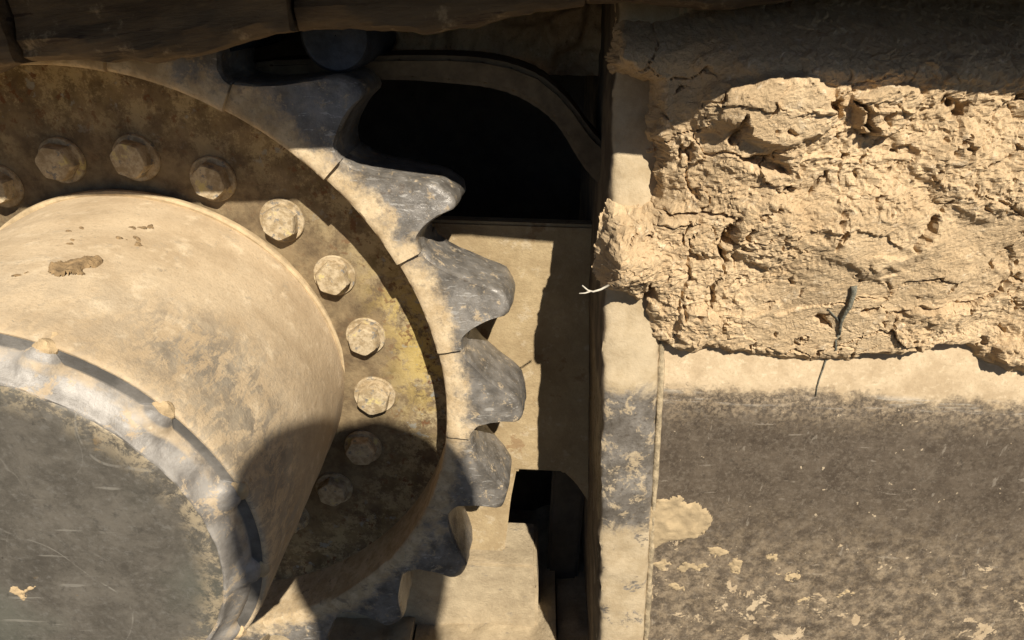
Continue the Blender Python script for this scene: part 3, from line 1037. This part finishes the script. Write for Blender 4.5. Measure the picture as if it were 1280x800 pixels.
fy = lambda x, z: frame_y(z)
patch('mud_patch', [(.489, -.090), (.4905, -.064), (.502, -.056), (.520, -.054), (.536, -.061), (.549, -.070), (.557, -.083), (.553, -.095), (.545, -.104), (.525, -.108), (.508, -.118), (.494, -.116)], fy, .0038, M['splat'],
      'large pale mud patch on the dark frame side, touching the weld', 'mud patch', seed=3)
rs = random.Random(5)
spots = [(.565, -.120, .016, .010), (.585, -.135, .012, .015), (.512, -.140, .012, .012), (.545, -.142, .018, .010), (.62, -.125, .010, .008), (.64, -.145, .016, .009), (.67, -.135, .008, .007),
         (.60, -.16, .014, .012), (.70, -.165, .014, .008), (.53, -.168, .014, .010), (.505, -.185, .012, .014), (.66, -.178, .010, .010), (.575, -.19, .018, .010), (.73, -.04, .006, .005), (.712, .012, .007, .003),
         (.648, .035, .006, .003), (.585, .036, .004, .003), (.72, -.005, .005, .004), (.765, .015, .004, .003), (.77, -.115, .010, .006)]
for i, (x, z, rx, rz) in enumerate(spots[:6] + spots[8:12] + spots[13:18]):
    rx *= .8; rz *= .8
    ol = []
    for j in range(11):
        t = 2 * PI * j / 11; f = rs.uniform(.6, 1.25)
        ol.append((x + rx * f * math.cos(t), z + rz * f * math.sin(t)))
    patch('mud_spot', ol, fy, .0022, M['splat'], 'small pale mud spot dried on the dark frame side', 'mud spot', 'mud spots on the frame side', .0008, 10 + i)

# flake of brown mud on top of the drum and small crumbs round it


def flake(name, pts, label, th, cat, group=None, mat='flake', seed=1):
    """pts: list of (angle degrees, y) on the drum surface"""
    poly = np.array([(math.radians(a) * .187, y) for a, y in pts])
    x0, z0 = poly.min(0) - .003; x1, z1 = poly.max(0) + .003
    A, B = np.meshgrid(np.arange(x0, x1, .0010), np.arange(z0, z1, .0010))
    s = sdf_poly(A + .0022 * fbm(A * 120, B * 120, 3, seed), B + .0022 * fbm(A * 120 + 5, B * 120, 3, seed + 1), poly)
    h = th * sstep(-.0004, .0022, s) ** .5 * (1 + .5 * fbm(A * 150, B * 150, 3, seed))
    k = s > -.0004
    f = k[:-1, :-1] & k[1:, :-1] & k[:-1, 1:] & k[1:, 1:]
    u = np.zeros(A.shape, bool); u[:-1, :-1] |= f; u[1:, :-1] |= f; u[:-1, 1:] |= f; u[1:, 1:] |= f
    if not u.any(): return
    id_ = -np.ones(A.shape, int); id_[u] = np.arange(u.sum())
    R_ = .1877 + .0065 * np.clip(B / .235, -1, 0) - .0006 + h
    an = A / .187
    Vv = np.stack([(R_ * np.cos(an))[u] - .033 * B[u], B[u], (R_ * np.sin(an))[u] + .042 * B[u]], 1)
    i_, j_ = np.nonzero(f)
    Ff = np.stack([id_[i_, j_], id_[i_, j_ + 1], id_[i_ + 1, j_ + 1], id_[i_ + 1, j_]], 1)
    tag(mesh_obj(name, Vv, Ff, M[mat]), label, cat, group)


flake('mud_flake', [(82.0, -.154), (78.5, -.140), (76.0, -.132), (72.5, -.134), (72.2, -.141), (74.5, -.148), (74.2, -.157), (77.5, -.166), (80.5, -.163)], 'broken brown mud flake stuck on top of the dusty drum', .0040, 'mud flake', seed=5)
flake('mud_flake', [(86.5, -.176), (83.5, -.166), (82.8, -.168), (85.0, -.178)], 'narrow sliver of mud beside the larger flake on the drum', .003, 'mud flake', seed=9)
for i, (a, y) in enumerate([(83.5, -.118), (84.3, -.112), (76.0, -.072), (74.5, -.066), (73.0, -.063), (72.5, -.087), (76, -.093), (74.4, -.094), (70.5, -.094), (88, -.095), (86, -.087)]):
    da, dy = rs.uniform(.7, 1.5), rs.uniform(.002, .004)
    flake('mud_crumb', [(a - da, y - dy * .3), (a - da * .3, y - dy), (a + da * .7, y - dy * .6), (a + da, y + dy * .4), (a, y + dy)], 'tiny crumb of mud on top of the dusty drum', .0022, 'mud crumb', 'mud crumbs on the drum', seed=20 + i)

cy = lambda x, z: -.2501 - .033 * x - .042 * z
patch('mud_chip', [(.001, -.050), (.004, -.041), (.012, -.038), (.0215, -.037), (.0235, -.043), (.017, -.047), (.008, -.053)], cy, .003, M['cbolt'], 'orange tan mud chip on the dark drum cover', 'mud chip', None, .001, 71)


def tube(name, paths, rad, mat, label, cat):
    V = []; F = []
    for path, r0 in paths:
        path = [Vector(p) for p in path]
        b = len(V); ns = 7
        for i, p in enumerate(path):
            d = (path[min(i + 1, len(path) - 1)] - path[max(i - 1, 0)]).normalized()
            u = d.cross(Vector((0, 1, .2))).normalized(); w = d.cross(u)
            rr_ = r0 * (1 - .55 * i / (len(path) - 1))
            for j in range(ns):
                a = 2 * PI * j / ns
                V.append(p + u * rr_ * math.cos(a) + w * rr_ * math.sin(a))
        F += [tuple(b + q_ for q_ in f) for f in grid_faces(len(path), ns, True)]
        F.append(tuple(b + q_ for q_ in reversed(range(ns)))); F.append(tuple(b + (len(path) - 1) * ns + q_ for q_ in range(ns)))
    return tag(mesh_obj(name, V, F, mat), label, cat)


tube('dry_root', [([(.436, -.118, .160), (.429, -.127, .1600), (.4235, -.129, .1590), (.4195, -.130, .1605), (.4150, -.132, .1650)], .0010),
                  ([(.4215, -.1295, .1595), (.4175, -.131, .1585), (.4130, -.133, .1590)], .0007)], 1, M['root'], 'pale forked dry root sticking out of the mud beside the end plate', 'root')
st = []
for i in range(9):
    f = i / 8
    x = .6170 + .004 * f + .0012 * math.sin(7 * f); z = .168 - .046 * f
    st.append((x, mud_y(x, z) - .0010 - .0012 * math.sin(PI * f), z))
rt_ = [st[-1]]
for i in range(1, 9):
    f = i / 8
    z = .122 - .064 * f; x = .6205 + .003 * math.sin(5 * f) + .003 * f
    rt_.append((x, (mud_y(x, z) if z > .098 else float(frame_y(z))) - .0008, z))
tw = [st[6]] + [(st[6][0] - .0045 * k_, mud_y(st[6][0] - .0045 * k_, st[6][2] + .004 * k_) - .0004, st[6][2] + .004 * k_) for k_ in (1, 2, 3)]
tube('plant_stem', [(st, .0024), (rt_, .0010), (tw, .0010)], 1, M['stem'], 'grey green plant stem lying on the mud with a thin root trailing onto the steel', 'plant stem')

# ------------------------------------------------------------------ the photographer, whose head throws the round shadow
def person():
    P = [(.43, -1.50, .22), (.43, -1.42, .36), (.43, -1.30, .50), (.425, -1.20, .585), (.52, -1.13, .625), (.535, -1.085, .665), (.54, -1.055, .725), (.54, -1.045, .795), (.54, -1.05, .855),
         (.70, -1.20, .585), (.68, -1.05, .27), (.48, -.78, .20), (.415, -.69, .262),
         (.40, -1.20, .560), (.22, -1.12, .33), (.26, -1.16, .10), (.29, -1.17, .03),
         (.52, -1.50, .17), (.56, -1.22, -.08), (.54, -1.40, -.40), (.55, -1.24, -.435),
         (.34, -1.50, .17), (.30, -1.22, -.08), (.32, -1.40, -.40), (.31, -1.24, -.435),
         (.54, -1.00, .70)]
    P = [(x + (.06 if 16 < i < 25 else .11 if i < 4 else .04 if i == 4 else .02 if i == 5 else 0), y, z) for i, (x, y, z) in enumerate(P)]
    Rr = [.13, .14, .155,   .125, .090, .080, .084, .088, .058,
          .068, .046, .032, .026, .068, .046, .032, .026,
          .095, .065, .045, .038, .095, .065, .045, .038, .045]
    E = [(0, 1), (1, 2), (2, 3), (3, 4), (4, 5), (5, 6), (6, 7), (7, 8), (3, 9), (9, 10), (10, 11), (11, 12), (3, 13), (13, 14), (14, 15), (15, 16),
         (0, 17), (17, 18), (18, 19), (19, 20), (0, 21), (21, 22), (22, 23), (23, 24), (6, 25)]
    # fingers round the phone
    for s, w in ((1, 12), (-1, 16)):
        x, y, z = P[w]
        for f in range(4):
            b = len(P)
            P += [(x - s * .012, y + .030, z + .030 - f * .017), (x - s * .030, y + .062, z + .034 - f * .018), (x - s * .052, y + .078, z + .032 - f * .018)]
            Rr += [.0095, .0085, .0075]
            E += [(w, b), (b, b + 1), (b + 1, b + 2)]
        b = len(P)
        P += [(x - s * .026, y + .012, z + .030), (x - s * .050, y + .040, z + .034)]; Rr += [.011, .009]; E += [(w, b), (b, b + 1)]
    me = bpy.data.meshes.new('body'); me.from_pydata(P, E, []); me.update()
    o = bpy.data.objects.new('body_tmp', me); COL.objects.link(o)
    bpy.context.view_layer.objects.active = o
    md = o.modifiers.new('skin', 'SKIN')
    for i, r in enumerate(Rr):
        me.skin_vertices[0].data[i].radius = (r, r)
    me.skin_vertices[0].data[0].use_root = True
    sb = o.modifiers.new('sub', 'SUBSURF'); sb.levels = 2; sb.render_levels = 2
    dg = bpy.context.evaluated_depsgraph_get()
    nm = bpy.data.meshes.new_from_object(o.evaluated_get(dg))
    bpy.data.objects.remove(o, do_unlink=True)
    nm.name = 'person'
    nm.materials.clear()
    for k in ('cloth', 'trouser', 'skin', 'hair'): nm.materials.append(M[k])
    for p in nm.polygons:
        c = p.center
        mi = 0
        if c.z < .24 and c.y < -1.12: mi = 1
        if c.y > -.80: mi = 2
        if c.z > .655 and c.y > -1.16: mi = 2
        p.material_index = mi; p.use_smooth = True
    ob = bpy.data.objects.new('person', nm); COL.objects.link(ob)
    tag(ob, 'crouching person in a blue jacket and dark trousers holding up a phone in one hand', 'person')
    # hood / hair cap, nose, eyes
    V = []; F = []
    nr, nc = 14, 28
    for i in range(nr):
        th = PI * .80 * i / (nr - 1)
        for j in range(nc):
            ph = 2 * PI * j / nc
            fx = .106 * math.sin(th) * math.cos(ph); fyy = .112 * math.sin(th) * math.sin(ph); fz = .120 * math.cos(th)
            if fyy > .045: fz = max(fz, .02)
            V.append((.54 + fx, -1.055 + fyy * (1 if fyy < 0 else .85), .800 + fz + .002 * math.sin(9 * ph)))
    F = grid_faces(nr, nc, True)
    h = mesh_obj('hair', V, F, M['hair'], ob)
    for sx in (-1, 1):
        bm = bmesh.new(); bmesh.ops.create_uvsphere(bm, u_segments=12, v_segments=8, radius=.011)
        e = bm_obj('eye', bm, M['hair'], ob, True); e.location = (.54 + sx * .032, -.972, .762)
        bm = bmesh.new(); bmesh.ops.create_uvsphere(bm, u_segments=14, v_segments=10, radius=.026)
        for v in bm.verts: v.co.x *= .35; v.co.y *= .6
        e = bm_obj('ear', bm, M['skin'], ob, True); e.location = (.54 + sx * .094, -1.05, .755)
    bm = bmesh.new(); bmesh.ops.create_cone(bm, cap_ends=True, segments=12, radius1=.016, radius2=.006, depth=.045)
    e = bm_obj('nose', bm, M['skin'], ob, True); e.location = (.54, -.955, .735); e.rotation_euler = (math.radians(-25), 0, 0)
    bm = bmesh.new(); bmesh.ops.create_uvsphere(bm, u_segments=14, v_segments=8, radius=.022)
    for v in bm.verts: v.co.z *= .3; v.co.y *= .4
    e = bm_obj('mouth', bm, plain('lips', (.35, .14, .11), .5), ob, True); e.location = (.54, -.956, .695)
    bm = bmesh.new(); bmesh.ops.create_cube(bm, size=1)
    for v in bm.verts: v.co = Vector((v.co.x * .155, v.co.y * .009, v.co.z * .074))
    bmesh.ops.bevel(bm, geom=list(bm.edges), offset=.0035, segments=2, affect='EDGES')
    ph_ = bm_obj('phone', bm, M['phone'], None, True); ph_.location = (.3885, -.617, .350)
    ph_.rotation_euler = (-.40, 0, 0)
    tag(ph_, 'black phone held up in one hand of the crouching person', 'phone')


person()
